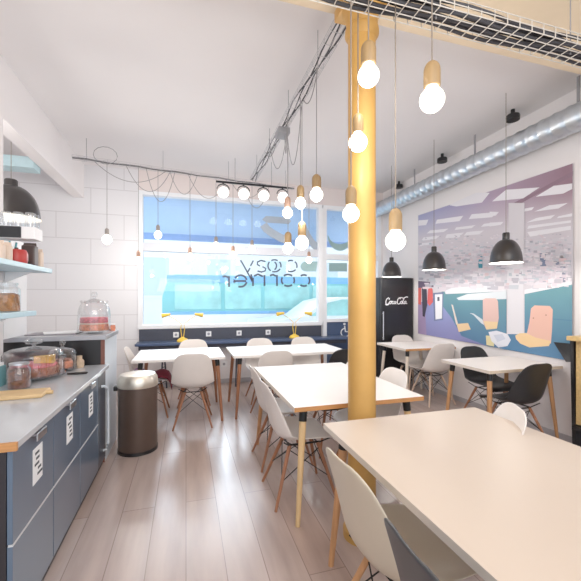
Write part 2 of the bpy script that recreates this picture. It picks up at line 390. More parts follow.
# spiral duct along the right wall
d_ = thing('ventilation_duct', 'shiny spiral steel ventilation duct along right wall below ceiling', 'duct', (3.41, 0, 3.05))
pr = [(.120, YB+.02)]
y = YB+.02
while y < YF-.2:
    pr += [(.120, y), (.126, y+.012), (.126, y+.024), (.120, y+.036)]; y += .13
pr += [(.120, YF-.02)]
mb = MB().lathe(pr, 32); mb.xf(Matrix.Rotation(-PI/2, 4, 'X')); mb.build('duct_pipe', GALV, d_, True, 60)
for yy in (.9, 2.35, 3.55, 4.75):
    MB().box(-.004, yy-.012, .118, .004, yy+.012, ZC-3.05-.001).build('hanger', WIRE, d_, False)

# wire cable tray under the beam with black cables
def wire_tray(name, label, p0, p1, w, h, step, wr, wm, nl=3):
    t = thing(name, label, 'cable tray')
    p0, p1 = Vector(p0), Vector(p1); d = (p1-p0).normalized(); L = (p1-p0).length; sx = Vector((d.y, -d.x, 0))
    mb = MB(); up = Vector((0, 0, 1))
    prof_ = [(-w/2, h), (-w/2, h*.5), (-w/2, 0)] + [(-w/2+w*i/nl, 0) for i in range(1, nl)] + [(w/2, 0), (w/2, h*.5), (w/2, h)]
    for a, z in prof_: mb.bar(p0+sx*a+up*z, p1+sx*a+up*z, wr, n=5)
    k = 0.0
    while k <= L:
        q = p0+d*k; c_ = [q+sx*-w/2+up*h, q+sx*-w/2, q+sx*w/2, q+sx*w/2+up*h]
        for a, b_2 in zip(c_, c_[1:]): mb.bar(a, b_2, wr, n=5)
        k += step
    mb.build('wire_basket', wm, t)
    return t, p0, d, L, sx
t, p0, d, L, sx = wire_tray('cable_tray', 'wide wire cable tray filled with black cables under cream beam', (-.4, 1.56, 2.86), (3.2, 1.56, 2.86), .15, .06, .085, .0028, TRAYW)
for k in range(9):
    ph = random.random()*6; a = -.06+.015*k
    MB().tube([p0+d*(L*i/30)+sx*(a+.012*math.sin(i*.9+ph))+Vector((0, 0, .016+.012*(k % 3)+.004*math.sin(i+ph))) for i in range(31)], .0095, 6).build('cable', CABLE, t)
for x in (.3, 1.25, 2.2, 3.0):
    MB().bar((x, 1.56, 2.86), (x, 1.56, 3.239), .004, n=6).build('hanger_rod', WIRE, t)

def loops(t, pts_list, m=CORDG, r=.004):
    for pts in pts_list: MB().tube(pts, r, 5).build('cable', m, t)
def catenary(a, b, sag, n=14):
    a, b = Vector(a), Vector(b)
    return [a.lerp(b, i/n)-Vector((0, 0, sag*4*(i/n)*(1-i/n))) for i in range(n+1)]
TX = .95; TZ = 3.14
t, p0, d, L, sx = wire_tray('cable_tray', 'narrow wire tray running from the beam toward the shop window', (TX, 1.66, TZ), (TX, 5.2, TZ), .09, .04, .12, .0022, mat('pale_tray_wire', (186, 186, 190), .5, .3, vary=0), 2)
for k in range(3):
    MB().tube([p0+d*(L*i/26)+sx*(-.025+.025*k+.012*math.sin(i*1.1+k*2))+Vector((0, 0, .012+.008*math.sin(i*.8+k))) for i in range(27)], .006, 5).build('cable', CABLE, t)
for yy in (2.5, 3.3, 4.1, 4.9): MB().bar((TX, yy, TZ), (TX, yy, ZC-.001), .003, n=5).build('hanger_rod', WIRE, t)
MB().box(TX-.06, 3.44, TZ-.07, TX+.06, 3.60, TZ-.005, .006).build('junction_box', WIRE, t)
loops(t, [catenary((TX-.04, 3.2, TZ), (TX+.02, 3.5, TZ-.05), .28), catenary((TX-.1, 3.7, TZ-.03), (TX+.02, 3.4, TZ-.04), .36),
          catenary((TX+.05, 3.05, TZ), (TX+.03, 3.45, TZ-.06), .42), catenary((TX-.05, 3.5, TZ-.06), (TX-.16, 3.6, TZ-.22), .12), catenary((TX, 2.5, TZ), (TX+.04, 2.95, TZ), .12)])
t, p0, d, L, sx = wire_tray('cable_tray', 'thin wire tray running crosswise along the window side of the ceiling', (-1.35, 4.98, 3.14), (1.65, 5.40, 3.14), .08, .035, .13, .002, MATS['pale_tray_wire'], 2)
MB().tube([p0+d*(L*i/20)+Vector((0, 0, .012+.006*math.sin(i*1.7))) for i in range(21)], .009, 6).build('cable', CABLE, t)
for f_ in (.05, .35, .65, .95): q = p0+d*(L*f_); MB().bar(q, (q.x, q.y, ZC-.001), .003, n=5).build('hanger_rod', WIRE, t)
Q = lambda f_, dz=0: p0+d*(L*f_)+Vector((0, 0, dz))
loops(t, [catenary(Q(.08), Q(.36), .20), catenary(Q(.20), Q(.38), .30), catenary(Q(.28), Q(.40), .42), catenary(Q(.38), Q(.5), .28), catenary(Q(.46), Q(.64), .3), catenary(Q(.66), Q(.83), .22), catenary(Q(.72), Q(.86), .36),
          [Q(.12)+Vector((.14*math.cos(a), 0, .1+.11*math.sin(a))) for a in [i*.45 for i in range(15)]]])
XT = (p0.copy(), d.copy(), L)
# downlight spots on the ceiling
for (u, v), lb in (((518.7, 119), 'small black round ceiling spot nearest the camera, above the duct'), ((447, 161), 'small black round ceiling spot in the middle of the row of three'), ((403, 187), 'small black round ceiling spot farthest away, near the window end')):
    q = at(u, v, z=3.33)
    s_ = thing('ceiling_spot', lb, 'spotlight', (q.x-.08, q.y, ZC), 0, 'black ceiling spots in a row')
    MB().lathe([(0, -.001), (.02, -.001), (.02, -.06), (.062, -.06), (.068, -.075), (.066, -.115), (.0, -.115)], 20).build('spot_body', BLACK, s_)

# track light with four spotlights
A = at(216, 181, z=2.98); B = at(289, 188, z=2.98); A.y = B.y = 5.1
q0 = at(216, 181, Y=5.1); q1 = at(289, 188.5, Y=5.1)
zr = (q0.z+q1.z)/2
tl = thing('track_light', 'black ceiling rail with four round spotlights before the window', 'spotlight rail', ((q0.x+q1.x)/2, 5.1, zr))
hl = (q1.x-q0.x)/2
MB().box(-hl, -.012, -.012, hl, .012, .012).build('rail', BLACKM, tl, False)
for k in (-.5, .5): MB().bar((hl*k, 0, 0), (hl*k, 0, ZC-zr-.001), .004, n=6).build('suspension_rod', WIRE, tl)
for k in range(4):
    x = -hl+.1+k*(2*hl-.2)/3
    hd = MB().tube([(x+.085*math.cos(a), 0, -.10+.07*math.sin(a)) for a in [PI*i/12 for i in range(13)]], .008, 6).bar((x, 0, -.012), (x, 0, -.035), .012)
    o = hd.build('spotlight_head', BLACKM, tl)
    mb = MB().lathe([(.0, .0), (.045, .0), (.07, .04), (.075, .07), (.0, .075)], 20); mb.xf(Matrix.Translation((x, 0, -.135)) @ Matrix.Rotation(math.radians(125), 4, 'X') @ Matrix.Translation((0, 0, -.03)))
    mb.build('lamp_face', SPOTL, o)

# ------------------------------------------------------------------ bare bulb pendants
def pendant(u, v, d, dia, hh, hw, top, hm, label, cm=CORD, group='bare bulb pendants', lit=True):
    """u, v: centre of the bulb seen at distance d; top: height of the cord's fixing"""
    xc = (u-290.5)/F; z = CAM_H+(HV-v)*d/F
    x, y = (SY+CY*xc)*d, (CY-SY*xc)*d
    t = thing('bulb_pendant', label, 'pendant lamp', (x, y, z), 0, group)
    r = dia/2
    pr = [(0, -r)]+[(r*math.sin(a), -r*math.cos(a)) for a in [PI*i/12 for i in range(1, 10)]]+[(hw*.36, r*.98), (hw*.36, r*1.2)]
    MB().lathe(pr, 24).build('bulb', BULB if lit else PAPER, t)
    z0 = r*1.08
    MB().lathe([(0, z0), (hw*.46, z0), (hw*.5, z0+.004), (hw*.5, z0+hh*.62)]+[(hw*.5*math.cos(a), z0+hh*.62+hh*.38*math.sin(a)) for a in [PI/2*i/6 for i in range(1, 6)]]+[(.004, z0+hh), (0, z0+hh)], 20).build('lamp_holder', hm, t)
    MB().bar((0, 0, z0+hh-.004), (0, 0, top-z), .0034, n=6).build('cord', cm, t)
    return t
BZ = 3.239
pendant(432, 100, 1.72, .116, .125, .078, 2.865, HOLD, 'nearest and largest bare bulb pendant, hanging from the cable tray at upper right')
pendant(368.5, 76, 1.74, .104, .115, .074, BZ, HOLD, 'bare bulb pendant in front of the gold column, topmost of the column group')
pendant(395.5, 241, 1.80, .100, .112, .066, BZ, HOLD, 'lowest bare bulb pendant on long cord just right of the gold column')
pendant(358, 142.5, 1.85, .096, .10, .056, BZ, HOLD, 'bare bulb pendant midway down the gold column in front of it')
pendant(351, 214, 1.70, .080, .092, .054, BZ, HOLD, 'bare bulb pendant low at the left edge of the gold column')
pendant(316.5, 195, 2.69, .098, .105, .070, TZ+.002, HOLD, 'bare bulb pendant nearest to the column on the narrow tray', CORDG)
pendant(300.5, 203.5, 3.07, .092, .11, .066, TZ+.002, HOLD, 'bare bulb pendant second from the column on the narrow tray', CORDG)
pendant(287.5, 213, 3.46, .10, .11, .062, TZ+.002, HOLDB, 'bare bulb pendant third from the column on the narrow tray', CORDG)
pendant(302, 243, 3.15, .118, .13, .074, TZ+.002, HOLD, 'bare bulb pendant hanging low over the grey window film, nearer one', CORDG)
pendant(288, 248.5, 4.1, .12, .13, .082, TZ+.002, HOLD, 'bare bulb pendant hanging low left of the grey window film', CORDG)
for u, v, hm, lb in ((107, 239.5, HOLDG, 'leftmost bare bulb pendant, against the white panelled wall'), (138.5, 261, HOLDB, 'bare bulb pendant at the left window frame'),
                     (158, 235, HOLDG, 'small bare bulb pendant second in from the left window frame'), (190, 257, HOLDB, 'bare bulb pendant over the left half of the window transom'),
                     (216, 246, HOLDG, 'bare bulb pendant left of the word on the window glass'), (233, 255, HOLDB, 'bare bulb pendant over the y of the window lettering'),
                     (252, 249, HOLDG, 'bare bulb pendant over the upper middle of the window lettering'), (309, 260, HOLDB, 'small bare bulb pendant beside the window mullion')):
    # on the crosswise tray
    xc = (u-290.5)/F; dx, dy = SY+CY*xc, CY-SY*xc
    P0, D, LL = XT
    s_ = (P0.y-P0.x*D.y/D.x)/(dy-dx*D.y/D.x)
    pendant(u, v, s_, .115 if u < 120 else .10, .085, .052, 3.142, hm, lb, CORDG, 'bare bulb pendants before the window')

# ------------------------------------------------------------------ black dome pendants
def dome(name, label, loc, dia, ztop, group, tall=1.0):
    t = thing(name, label, 'pendant lamp', loc, 0, group); R = dia/2; h = dia*tall
    out = [(R*1.04, 0), (R*1.0, .012)]+[(R*.99*math.cos(a)**.85, .012+h*.78*math.sin(a)) for a in [PI/2*i/14 for i in range(1, 12)]]
    nr = out[-1][0]*.92
    out = [p for p in out if p[0] > R*.24]
    zz = out[-1][1]
    out += [(R*.23, zz+.006), (R*.23, zz+.065), (R*.2, zz+.075), (0, zz+.075)]
    MB().lathe(out, 32).build('lamp_shade', DOME, t)
    MB().lathe([(R*1.03, .001), (R*.97, .014)]+[(r_*.955, z_-.006) for r_, z_ in out[2:-4]]+[(0, zz-.01)], 32).build('shade_lining', DOMEI, t)
    MB().lathe([(0, h*.18), (.03, h*.2), (.042, h*.32), (.03, h*.44), (.018, h*.55), (0, h*.55)], 16).build('bulb', BULB, t)
    MB().bar((0, 0, zz+.07), (0, 0, ztop-loc[2]), .003, n=6).build('cord', CORD, t)
for u, v, dd, lb in ((506, 263, 3.48, 'black enamel dome pendant nearest, over the white side table by the mural'), (434, 270, 4.5, 'black enamel dome pendant in the middle, over gap between side tables'), (391.5, 277, 5.38, 'black enamel dome pendant farthest, above the black drinks fridge')):
    xc = (u-290.5)/F; z = CAM_H+(HV-v)*dd/F
    dome('dome_pendant', lb, ((SY+CY*xc)*dd, (CY-SY*xc)*dd, z), .285, ZC-.001, 'black dome pendants along the mural')
dome('dome_pendant', 'large black dome pendant over the serving side at left edge', (-1.70, 4.25, 2.22), .50, ZC-.001, None, .82)

# ------------------------------------------------------------------ tables
def tapered_leg(mb, foot, top, r0, r1): return mb.bar(top, foot, r1, r0, 14)
def table(label, x0, y0, x1, y1, legm, group, edge=PLY, long_edge=EDGEW, capm=BLACKM, zt=.74, legs=None, name='cafe_table', top=None):
    cx, cy = (x0+x1)/2, (y0+y1)/2; hx, hy = (x1-x0)/2, (y1-y0)/2
    t = thing(name, label, 'table', (cx, cy, 0), 0, group)
    mb = MB(); bm = mb.bm
    mb.box(-hx, -hy, zt-.028, hx, hy, zt, 0)
    for f in bm.faces:
        n = f.normal; f.normal_update(); n = f.normal
        f.material_index = 0 if n.z > .5 else (1 if abs(n.y) > .5 else 2)
    mb.build('tabletop', [top or LAM, edge, long_edge], t, False)
    for sx_ in (-1, 1):
        for sy_ in (-1, 1):
            tp = Vector((sx_*(hx-.085), sy_*(hy-.085), zt-.03)); ft = Vector((sx_*(hx-.03), sy_*(hy-.03), 0))
            k = tp.lerp(ft, .10)
            lm = legs[(sx_, sy_)] if legs else legm
            lg = MB().bar(k, ft, .0235, .0145, 14).build('leg', lm, t)
            MB().bar(tp, tp.lerp(ft, .115), .0265, .0255, 14).box(tp.x-.05, tp.y-.05, zt-.034, tp.x+.05, tp.y+.05, zt-.0285).build('leg_socket', capm, lg)
    return t
TB = (.70, .38, 1.69, 1.76); TM = (.63, 2.055, 1.55, 3.40)
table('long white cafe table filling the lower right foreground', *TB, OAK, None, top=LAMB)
table('white topped cafe table with wooden edge directly behind the gold column', *TM, OAK, None, legs={(-1,-1): BEECH, (1,-1): BEECH, (-1,1): OAK, (1,1): OAK})
table('white cafe table nearest the rubbish bin, before the window', -.56, 4.11, .43, 4.94, WALNUT, None, edge=LAM)
table('white cafe table at the window centre, beyond the middle table', .53, 4.12, 1.98, 4.92, WALNUT, None, edge=LAM)
table('white side table under the nearest dome pendant by the mural wall', 2.665, 2.60, 3.565, 3.25, OAK, None, edge=mat('pale_ply_edge', (226, 206, 180), .5))
table('side table with pale legs and wooden edge before the black fridge', 2.77, 4.05, 3.565, 4.78, mat('whitewashed_leg', (222, 208, 192), .5), None)

# ------------------------------------------------------------------ chairs
def chair_proto(name, label, shell_m, leg_m, seat_m=None):
    t = thing(name, label, 'chair')
    # centre line of the shell (y, z), half width, curl
    prof = [(.225, .395, .150, .000), (.222, .418, .190, .004), (.195, .436, .212, .012), (.12, .436, .228, .026), (.03, .428, .234, .040), (-.06, .420, .234, .055),
            (-.13, .422, .232, .070), (-.175, .445, .230, .080), (-.20, .49, .228, .080), (-.215, .55, .224, .070), (-.23, .62, .216, .056), (-.247, .69, .204, .042),
            (-.262, .75, .188, .028), (-.272, .79, .165, .018), (-.278, .815, .120, .010), (-.280, .824, .06, .006)]
    nx = 13; bm = bmesh.new(); rows = []
    for i, (y, z, w, k) in enumerate(prof):
        a = prof[max(0, i-1)]; b = prof[min(len(prof)-1, i+1)]
        ty, tz = b[0]-a[0], b[1]-a[1]; l = math.hypot(ty, tz); ny, nz = tz/l, -ty/l   # normal toward the sitter
        row = []
        for j in range(nx):
            s = -1+2*j/(nx-1); c_ = k*abs(s)**2.6
            row.append(bm.verts.new((s*w, y+ny*c_, z+nz*c_)))
        rows.append(row)
    for a, b in zip(rows, rows[1:]):
        for j in range(nx-1): bm.faces.new((a[j], a[j+1], b[j+1], b[j]))
    bmesh.ops.recalc_face_normals(bm, faces=bm.faces)
    me = bpy.data.meshes.new('shell'); bm.to_mesh(me); bm.free()
    me.materials.append(shell_m)
    if seat_m: me.materials.append(seat_m)
    for p in me.polygons: p.use_smooth = True
    o = bpy.data.objects.new('shell', me); COL.objects.link(o); o.parent = t
    s = o.modifiers.new('thickness', 'SOLIDIFY'); s.thickness = .009; s.offset = 0
    s = o.modifiers.new('smooth', 'SUBSURF'); s.levels = 1; s.render_levels = 1
    for sx_ in (-1, 1):
        for ft, tp in (((sx_*.205, .215, 0), (sx_*.085, .115, .375)), ((sx_*.205, -.225, 0), (sx_*.085, -.095, .375))):
            MB().bar(tp, ft, .0145, .0095, 10).build('leg', leg_m, t)
    fr = MB()
    for sx_ in (-1, 1):
        fr.bar((sx_*.085, .13, .378), (sx_*.085, -.11, .378), .007, n=6)
        fr.bar((sx_*.095, .125, .36), (-sx_*.155, .165, .165), .0035, n=5)
        fr.bar((sx_*.095, -.10, .36), (-sx_*.155, -.17, .165), .0035, n=5)
        fr.bar((sx_*.10, .125, .35), (sx_*.155, -.17, .165), .0035, n=5)
        fr.bar((sx_*.10, -.10, .35), (sx_*.155, .165, .165), .0035, n=5)
    fr.bar((-.095, .115, .372), (.095, .115, .372), .006, n=6).bar((-.095, -.095, .372), (.095, -.095, .372), .006, n=6)
    for sx_ in (-1, 1):
        for yy in (.115, -.095): fr.bar((sx_*.085, yy, .372), (sx_*.15, yy*1.6, .425), .005, n=5)
    fr.build('wire_frame', BLACKM, t)
    return t
pw = chair_proto('shell_chair', 'x', SHELLW, WALNUT)
pt = chair_proto('shell_chair', 'x', SHELLG, OAK)
pb = chair_proto('shell_chair', 'x', SHELLB, WALNUT)
pd = chair_proto('shell_chair', 'x', SHELLD, OAK)
pp = chair_proto('shell_chair', 'x', SHELLW, mat('pale_chair_leg', (206, 178, 156), .5))
R90 = PI/2
USED = set()
def chair(proto, x, y, rz, label, group=None):
    if id(proto) not in USED:
        USED.add(id(proto)); proto.location = (x, y, 0); proto.rotation_euler = (0, 0, rz); proto['label'] = label
        if group: proto['group'] = group
        return proto
    return dup(proto, (x, y, 0), rz, label, group)
chair(pt, .81, 1.20, -R90+.06, 'pale shell chair, coloured as in shade, tucked under the foreground table', 'chairs at the foreground table')
chair(pd, .775, .70, -R90-.05, 'charcoal shell chair at the bottom edge beside foreground table', 'chairs at the foreground table')
chair(pw, 1.46, 1.61, R90-.5, 'white shell chair on far right side of foreground table, only its top showing', 'chairs at the foreground table')
chair(pw, .79, 2.47, -R90, 'white shell chair at middle table left side, nearer one', 'chairs at the middle table')
chair(pw, .81, 3.02, -R90, 'white shell chair at middle table left side, farther one', 'chairs at the middle table')
chair(pw, 1.40, 2.56, R90, 'white shell chair at right side of middle table, showing under its edge', 'chairs at the middle table')
chair(pw, 1.34, 3.12, R90, 'white shell chair at middle table right side, mostly behind the gold column', 'chairs at the middle table')
chair(pw, .08, 4.17, -.05, 'white shell chair with its back to the camera right of the rubbish bin', 'chairs at the window tables')
chair(pw, .10, 4.98, PI, 'white shell chair facing us at far side of the left window table', 'chairs at the window tables')
chair(pw, -.42, 4.62, -R90, 'white shell chair with a maroon jacket on it behind the bin', 'chairs at the window tables')
chair(pw, .97, 4.11, .03, 'white shell chair with its back to us at near side of centre window table', 'chairs at the window tables')
chair(pb, 1.80, 4.03, .0, 'black shell chair at centre window table left of the gold column', 'chairs at the window tables')
chair(pw, 1.03, 4.86, PI, 'white shell chair facing us at far side of centre window table, left one', 'chairs at the window tables')
chair(pw, 1.70, 4.86, PI, 'white shell chair facing us at far side of centre window table, right one', 'chairs at the window tables')
chair(pb, 3.03, 2.68, .02, 'black shell chair on near side of the white side table by the mural', 'chairs at the side tables')
chair(pb, 3.33, 3.26, PI, 'black shell chair on far side of white side table, facing us', 'chairs at the side tables')
chair(pp, 3.22, 4.12, 0, 'white shell chair with its back to us at side table before the fridge', 'chairs at the side tables')
chair(pp, 3.30, 4.68, PI, 'white shell chair between side table and black fridge, facing us', 'chairs at the side tables')

# clothes on the chair behind the bin
def cloth(name, label, cat, m, cx, cy, z, w, l, drop, seed, rz=0):
    rnd = random.Random(seed); bm = bmesh.new(); n = 12; g = []
    for i in range(n):
        row = []
        for j in range(n):
            s, t_ = -1+2*i/(n-1), -1+2*j/(n-1); e = max(0, abs(s)-.6)/.4
            zz = .05*(1-abs(t_)**3)*(1-e*.4)-drop*e**1.5 + .012*math.sin(6*s+seed)+.014*math.sin(5*t_+seed*2)
            row.append(bm.verts.new((s*w*(1-.1*e)+.008*rnd.random(), t_*l+.008*rnd.random(), zz)))
        g.append(row)
    for i in range(n-1):
        for j in range(n-1): bm.faces.new((g[i][j], g[i+1][j], g[i+1][j+1], g[i][j+1]))
    me = bpy.data.meshes.new(name); bm.to_mesh(me); bm.free(); me.materials.append(m)
    for p in me.polygons: p.use_smooth = True
    o = bpy.data.objects.new(name, me); COL.objects.link(o); o.location = (cx, cy, z); o.rotation_euler = (0, 0, rz)
    k = o.modifiers.new('thickness', 'SOLIDIFY'); k.thickness = .012; k = o.modifiers.new('smooth', 'SUBSURF'); k.levels = k.render_levels = 1
    return tag(o, label, cat)
cloth('jacket', 'maroon jacket lying folded over the white chair behind the bin', 'jacket', MAROON, -.30, 4.62, .475, .16, .20, .17, 1)
cloth('scarf', 'dusky purple scarf heaped on chair seat left of maroon jacket', 'scarf', PURPLE, -.55, 4.58, .50, .09, .17, .10, 3)

# ------------------------------------------------------------------ window ledge
lg = thing('window_ledge', 'dark blue wooden ledge counter running below the shop window', 'ledge', (0, 0, 0))
MB().box(-.72, 5.62, .70, 2.74, 5.95, .738, .004).build('ledge_top', NAVY2, lg, False)
MB().box(-.68, 5.70, .63, 2.70, 5.72, .70).build('apron', NAVY, lg, False)
MB().box(-.70, 5.95, .738, 2.33, 5.968, .925).build('back_panel', NAVY, lg, False)
for x in (-.35, .78, 2.2):
    MB().bar((x-.02, 5.68, 0), (x+.02, 5.80, .70), .013, n=8).bar((x+.06, 5.90, 0), (x+.02, 5.80, .70), .013, n=8).bar((x, 5.74, .35), (x+.04, 5.85, .35), .008, n=6).build('trestle_leg', NAVY, lg)
def socket(x, y, z, lb, s=.042):
    t = thing('wall_socket', lb, 'socket', (x, y, z), 0, 'white sockets under the window')
    MB().box(-s, -.012, -s, s, 0, s, .004).build('cover_plate', SOCK, t, False)
    MB().bar((0, -.0135, 0), (0, -.0125, 0), .022, n=16).build('socket_insert', mat('socket_hole', (150, 152, 160), .5, vary=0) if 'socket_hole' not in MATS else MATS['socket_hole'], t)
for u, v, lb in ((176, 332, 'white socket on dark panel beside the left yellow lamp'), (208.6, 330.5, 'white socket on dark panel below the window, second from left'),
                 (239, 329.8, 'white socket on dark panel below the window, third from left'), (268, 329, 'white socket on dark panel left of the right yellow lamp')):
    q = at(u, v, Y=5.95); socket(q.x, 5.9495, .83, lb)
q = at(224, 364, Y=5.99); socket(q.x, YF-.0005, q.z, 'white socket low on wall under the dark ledge', .05); socket(q.x-.13, YF-.0005, q.z, 'white socket low on wall, left of its twin', .05)
def ylamp(x, lb):
    t = thing('twin_lamp', lb, 'table lamp', (x, 5.78, .738), 0, 'yellow two-armed lamps on the ledge')
    MB().lathe([(.0, 0), (.085, 0), (.09, .012), (.07, .04), (.03, .06), (.012, .07), (0, .07)], 20).build('lamp_base', YELLOW, t)
    for s_ in (-1, 1):
        MB().tube([(s_*.012, 0, .06), (s_*.03, 0, .20), (s_*.02, 0, .27), (s_*.10, 0, .34), (s_*.20, 0, .40)], .006, 6).build('lamp_arm', YELLOW, t)
        mb = MB().lathe([(.0, .07), (.016, .07), (.022, .03), (.036, -.06), (.030, -.06), (0, .0)], 14)
        mb.xf(Matrix.Translation((s_*.25, 0, .415)) @ Matrix.Rotation(-s_*math.radians(80), 4, 'Y')); mb.build('lamp_head', YELLOW, t)
ylamp(-.05, 'yellow two-armed lamp at the left end of the window ledge'); ylamp(1.77, 'yellow two-armed lamp at right end of the window ledge')

# ------------------------------------------------------------------ drinks fridge
FX0, FX1, FY = 2.985, 3.585, 5.03
fr = thing('drinks_fridge', 'tall black drinks fridge with white script in the far right corner', 'fridge', ((FX0+FX1)/2, FY+.3, 0))
MB().box(-.30, -.26, .05, .30, .30, 1.75, .01).build('cabinet', BLACK, fr, False)
dr = MB().box(-.298, -.30, .10, .298, -.262, 1.745, .008).build('door', BLACK, fr, False)
MB().box(-.29, -.255, 0, .29, .29, .05).build('plinth', DARKC, fr, False)
MB().bar((-.27, -.325, .75), (-.27, -.325, 1.2), .009, n=8).bar((-.27, -.325, .78), (-.27, -.3, .78), .007, n=6).bar((-.27, -.325, 1.17), (-.27, -.3, 1.17), .007, n=6).build('handle', CHROME, dr)
lg_ = MB()
def C(u, v): q = at(u, v, Y=FY); return Vector((q.x-(FX0+FX1)/2, -.3005, q.z))
def sc(px, py): return 370+px/5.81, 250+py/5.81
script = [  # white flowing script strokes (crop coordinates of the survey photo)
    [(110, 290), (113, 282), (107, 278), (98, 284), (92, 298), (92, 311), (98, 317), (106, 313), (111, 306)],
    [(120, 297), (114, 300), (112, 309), (117, 314), (122, 309), (123, 301), (120, 297), (128, 299)],
    [(137, 299), (131, 298), (127, 305), (129, 313), (135, 312), (139, 307)],
    [(148, 299), (142, 299), (139, 307), (142, 313), (147, 309), (150, 298), (149, 311), (153, 312)], [(153, 303), (159, 302)],
    [(176, 285), (177, 277), (170, 277), (162, 286), (158, 300), (160, 312), (167, 315), (174, 308)],
    [(110, 316), (98, 320), (88, 316)], [(165, 283), (180, 276), (194, 280), (212, 272), (220, 274)],
    [(183, 297), (177, 301), (176, 309), (181, 313), (186, 308), (187, 300), (183, 297)],
    [(198, 281), (193, 291), (189, 305), (191, 313), (196, 309)],
    [(208, 298), (201, 299), (197, 307), (200, 313), (206, 309), (210, 297), (208, 311), (215, 311)]]
for s_ in script: lg_.ribbon([C(*sc(*p)) for p in s_], .0125, (0, -.002, 0))
lg_.build('white_script', PAPER, dr, False)

# ------------------------------------------------------------------ wall mural
MX = XR-.014
bm = bmesh.new(); layer = [0]
def S(c_): return srgb(*c_)
cl = bm.loops.layers.float_color.new('print')
def mp(pts, col, lift=True, key=None):
    if lift: layer[0] += 1
    off = .0006*layer[0] if layer[0] < 10 else .006+.00004*layer[0]
    f = bm.faces.new([bm.verts.new(at(u, v, X=MX)-Vector((off, 0, 0))) for u, v in pts])
    for lp, (u, v) in zip(f.loops, pts): lp[cl] = key(u, v) if key else S(col)
    return f
def lerpc(a, b, t_): t_ = max(0, min(1, t_)); return tuple(a[i]+(b[i]-a[i])*t_ for i in range(3))
ML = [(418, 215.3), (573, 163), (573, 361.5), (418, 333.6)]
# backing board
e = [at(u, v, X=MX) for u, v in ML]
top = mp(ML, (206, 202, 210), False)
wt = (226, 224, 230)
def ceilc(u, v):
    t_ = (u-418)/155; c_ = lerpc((132, 140, 190), (166, 146, 168), t_*2) if t_ < .5 else lerpc((166, 146, 168), (138, 108, 122), t_*2-1)
    return S(lerpc(c_, (204, 198, 206), (v-205+ (u-418)*.13)/36))
def grid(u0, u1, vt, vb, n, m_, fn):
    layer[0] += 1
    for i in range(n):
        for j in range(m_):
            q = []
            for a, b in ((i, j), (i+1, j), (i+1, j+1), (i, j+1)):
                u = u0+(u1-u0)*a/n; q.append((u, vt(u)+(vb(u)-vt(u))*b/m_))
            mp(q, None, False, fn)
tline = lambda u: 215.3-(u-418)*52.3/155
grid(418.3, 572.7, lambda u: tline(u)+.4, lambda u: 252-(u-418)*.10, 24, 8, ceilc)
mp([(508, 206), (541, 188.5), (573, 171), (573, 176), (545, 190), (511, 209)], (134, 108, 124))
za = lambda *ps: [(410+x/6.456, 160+y/6.456) for x, y in ps]
zb = lambda *ps: [(490+x/6.385, 160+y/6.385) for x, y in ps]
for q in (za((255, 292), (300, 268), (430, 210), (515, 212), (465, 275), (300, 300)), za((55, 390), (120, 385), (105, 420), (55, 425)), za((175, 385), (345, 360), (320, 395), (165, 412)),
          za((400, 350), (570, 335), (530, 370), (380, 382)), za((130, 455), (250, 443), (220, 465), (110, 475)), za((300, 435), (425, 420), (400, 440), (290, 452)),
          za((480, 412), (581, 400), (581, 420), (460, 432)), za((90, 500), (195, 488), (170, 510), (75, 522)), za((240, 480), (350, 468), (320, 500), (230, 505)), za((370, 465), (480, 455), (450, 480), (350, 488)),
          za((54, 540), (150, 530), (120, 548), (54, 556)),
          zb((105, 190), (320, 175), (215, 245), (15, 265)), zb((410, 165), (528, 150), (528, 185), (470, 215), (295, 235)), zb((380, 290), (500, 275), (440, 310), (285, 330)),
          zb((225, 310), (285, 300), (270, 320), (220, 330)), zb((300, 370), (420, 350), (390, 375), (235, 400)), zb((440, 360), (528, 340), (528, 360), (430, 372)), zb((250, 420), (520, 385), (520, 400), (240, 440)), zb((240, 460), (520, 420), (520, 445), (260, 490)),
          zb((0, 330), (60, 332), (40, 355), (0, 360)), zb((0, 400), (90, 395), (70, 415), (0, 425))):
    mp(q, wt)
# busy desks in the middle distance
rnd = random.Random(11)
pal = [(236, 230, 236), (222, 206, 216), (200, 176, 190), (168, 150, 168), (140, 150, 166), (120, 160, 170), (96, 110, 130), (230, 214, 214), (214, 160, 160), (244, 240, 242), (176, 190, 200), (88, 92, 110)]
def clutter(u0, u1, v0, v1, n, sz, sh=0):
    layer[0] += 1
    for k in range(n):
        u = u0+(u1-u0)*rnd.random(); t_ = rnd.random(); v = v0+(v1-v0)*t_+sh*(u-u0)
        w = sz*(.7+1.4*rnd.random())*(.6+t_); h = sz*(.4+rnd.random())*(.5+t_)*.8
        c_ = lerpc(rnd.choice(pal), (212, 206, 214), .58+.24*rnd.random())
        if u-w < 418.6 or u+w > 572.4: continue
        f = mp([(u-w, v-h), (u+w, v-h*1.1), (u+w*.9, v+h), (u-w, v+h*.8)], c_, False)
        for vv in f.verts: vv.co.x -= .0000025*k
clutter(419, 572, 236, 262, 330, 1.0, -.02); clutter(419, 572, 256, 290, 460, 1.5, -.02)
clutter(528, 572, 240, 288, 120, 1.9, -.03)
mp([(540, 252), (546, 250), (547, 268), (541, 268)], (110, 122, 150)); mp([(556, 262), (566, 261), (566, 284), (558, 284)], (120, 126, 148)); mp([(478, 255), (483, 255), (483, 268), (479, 268)], (60, 140, 160))
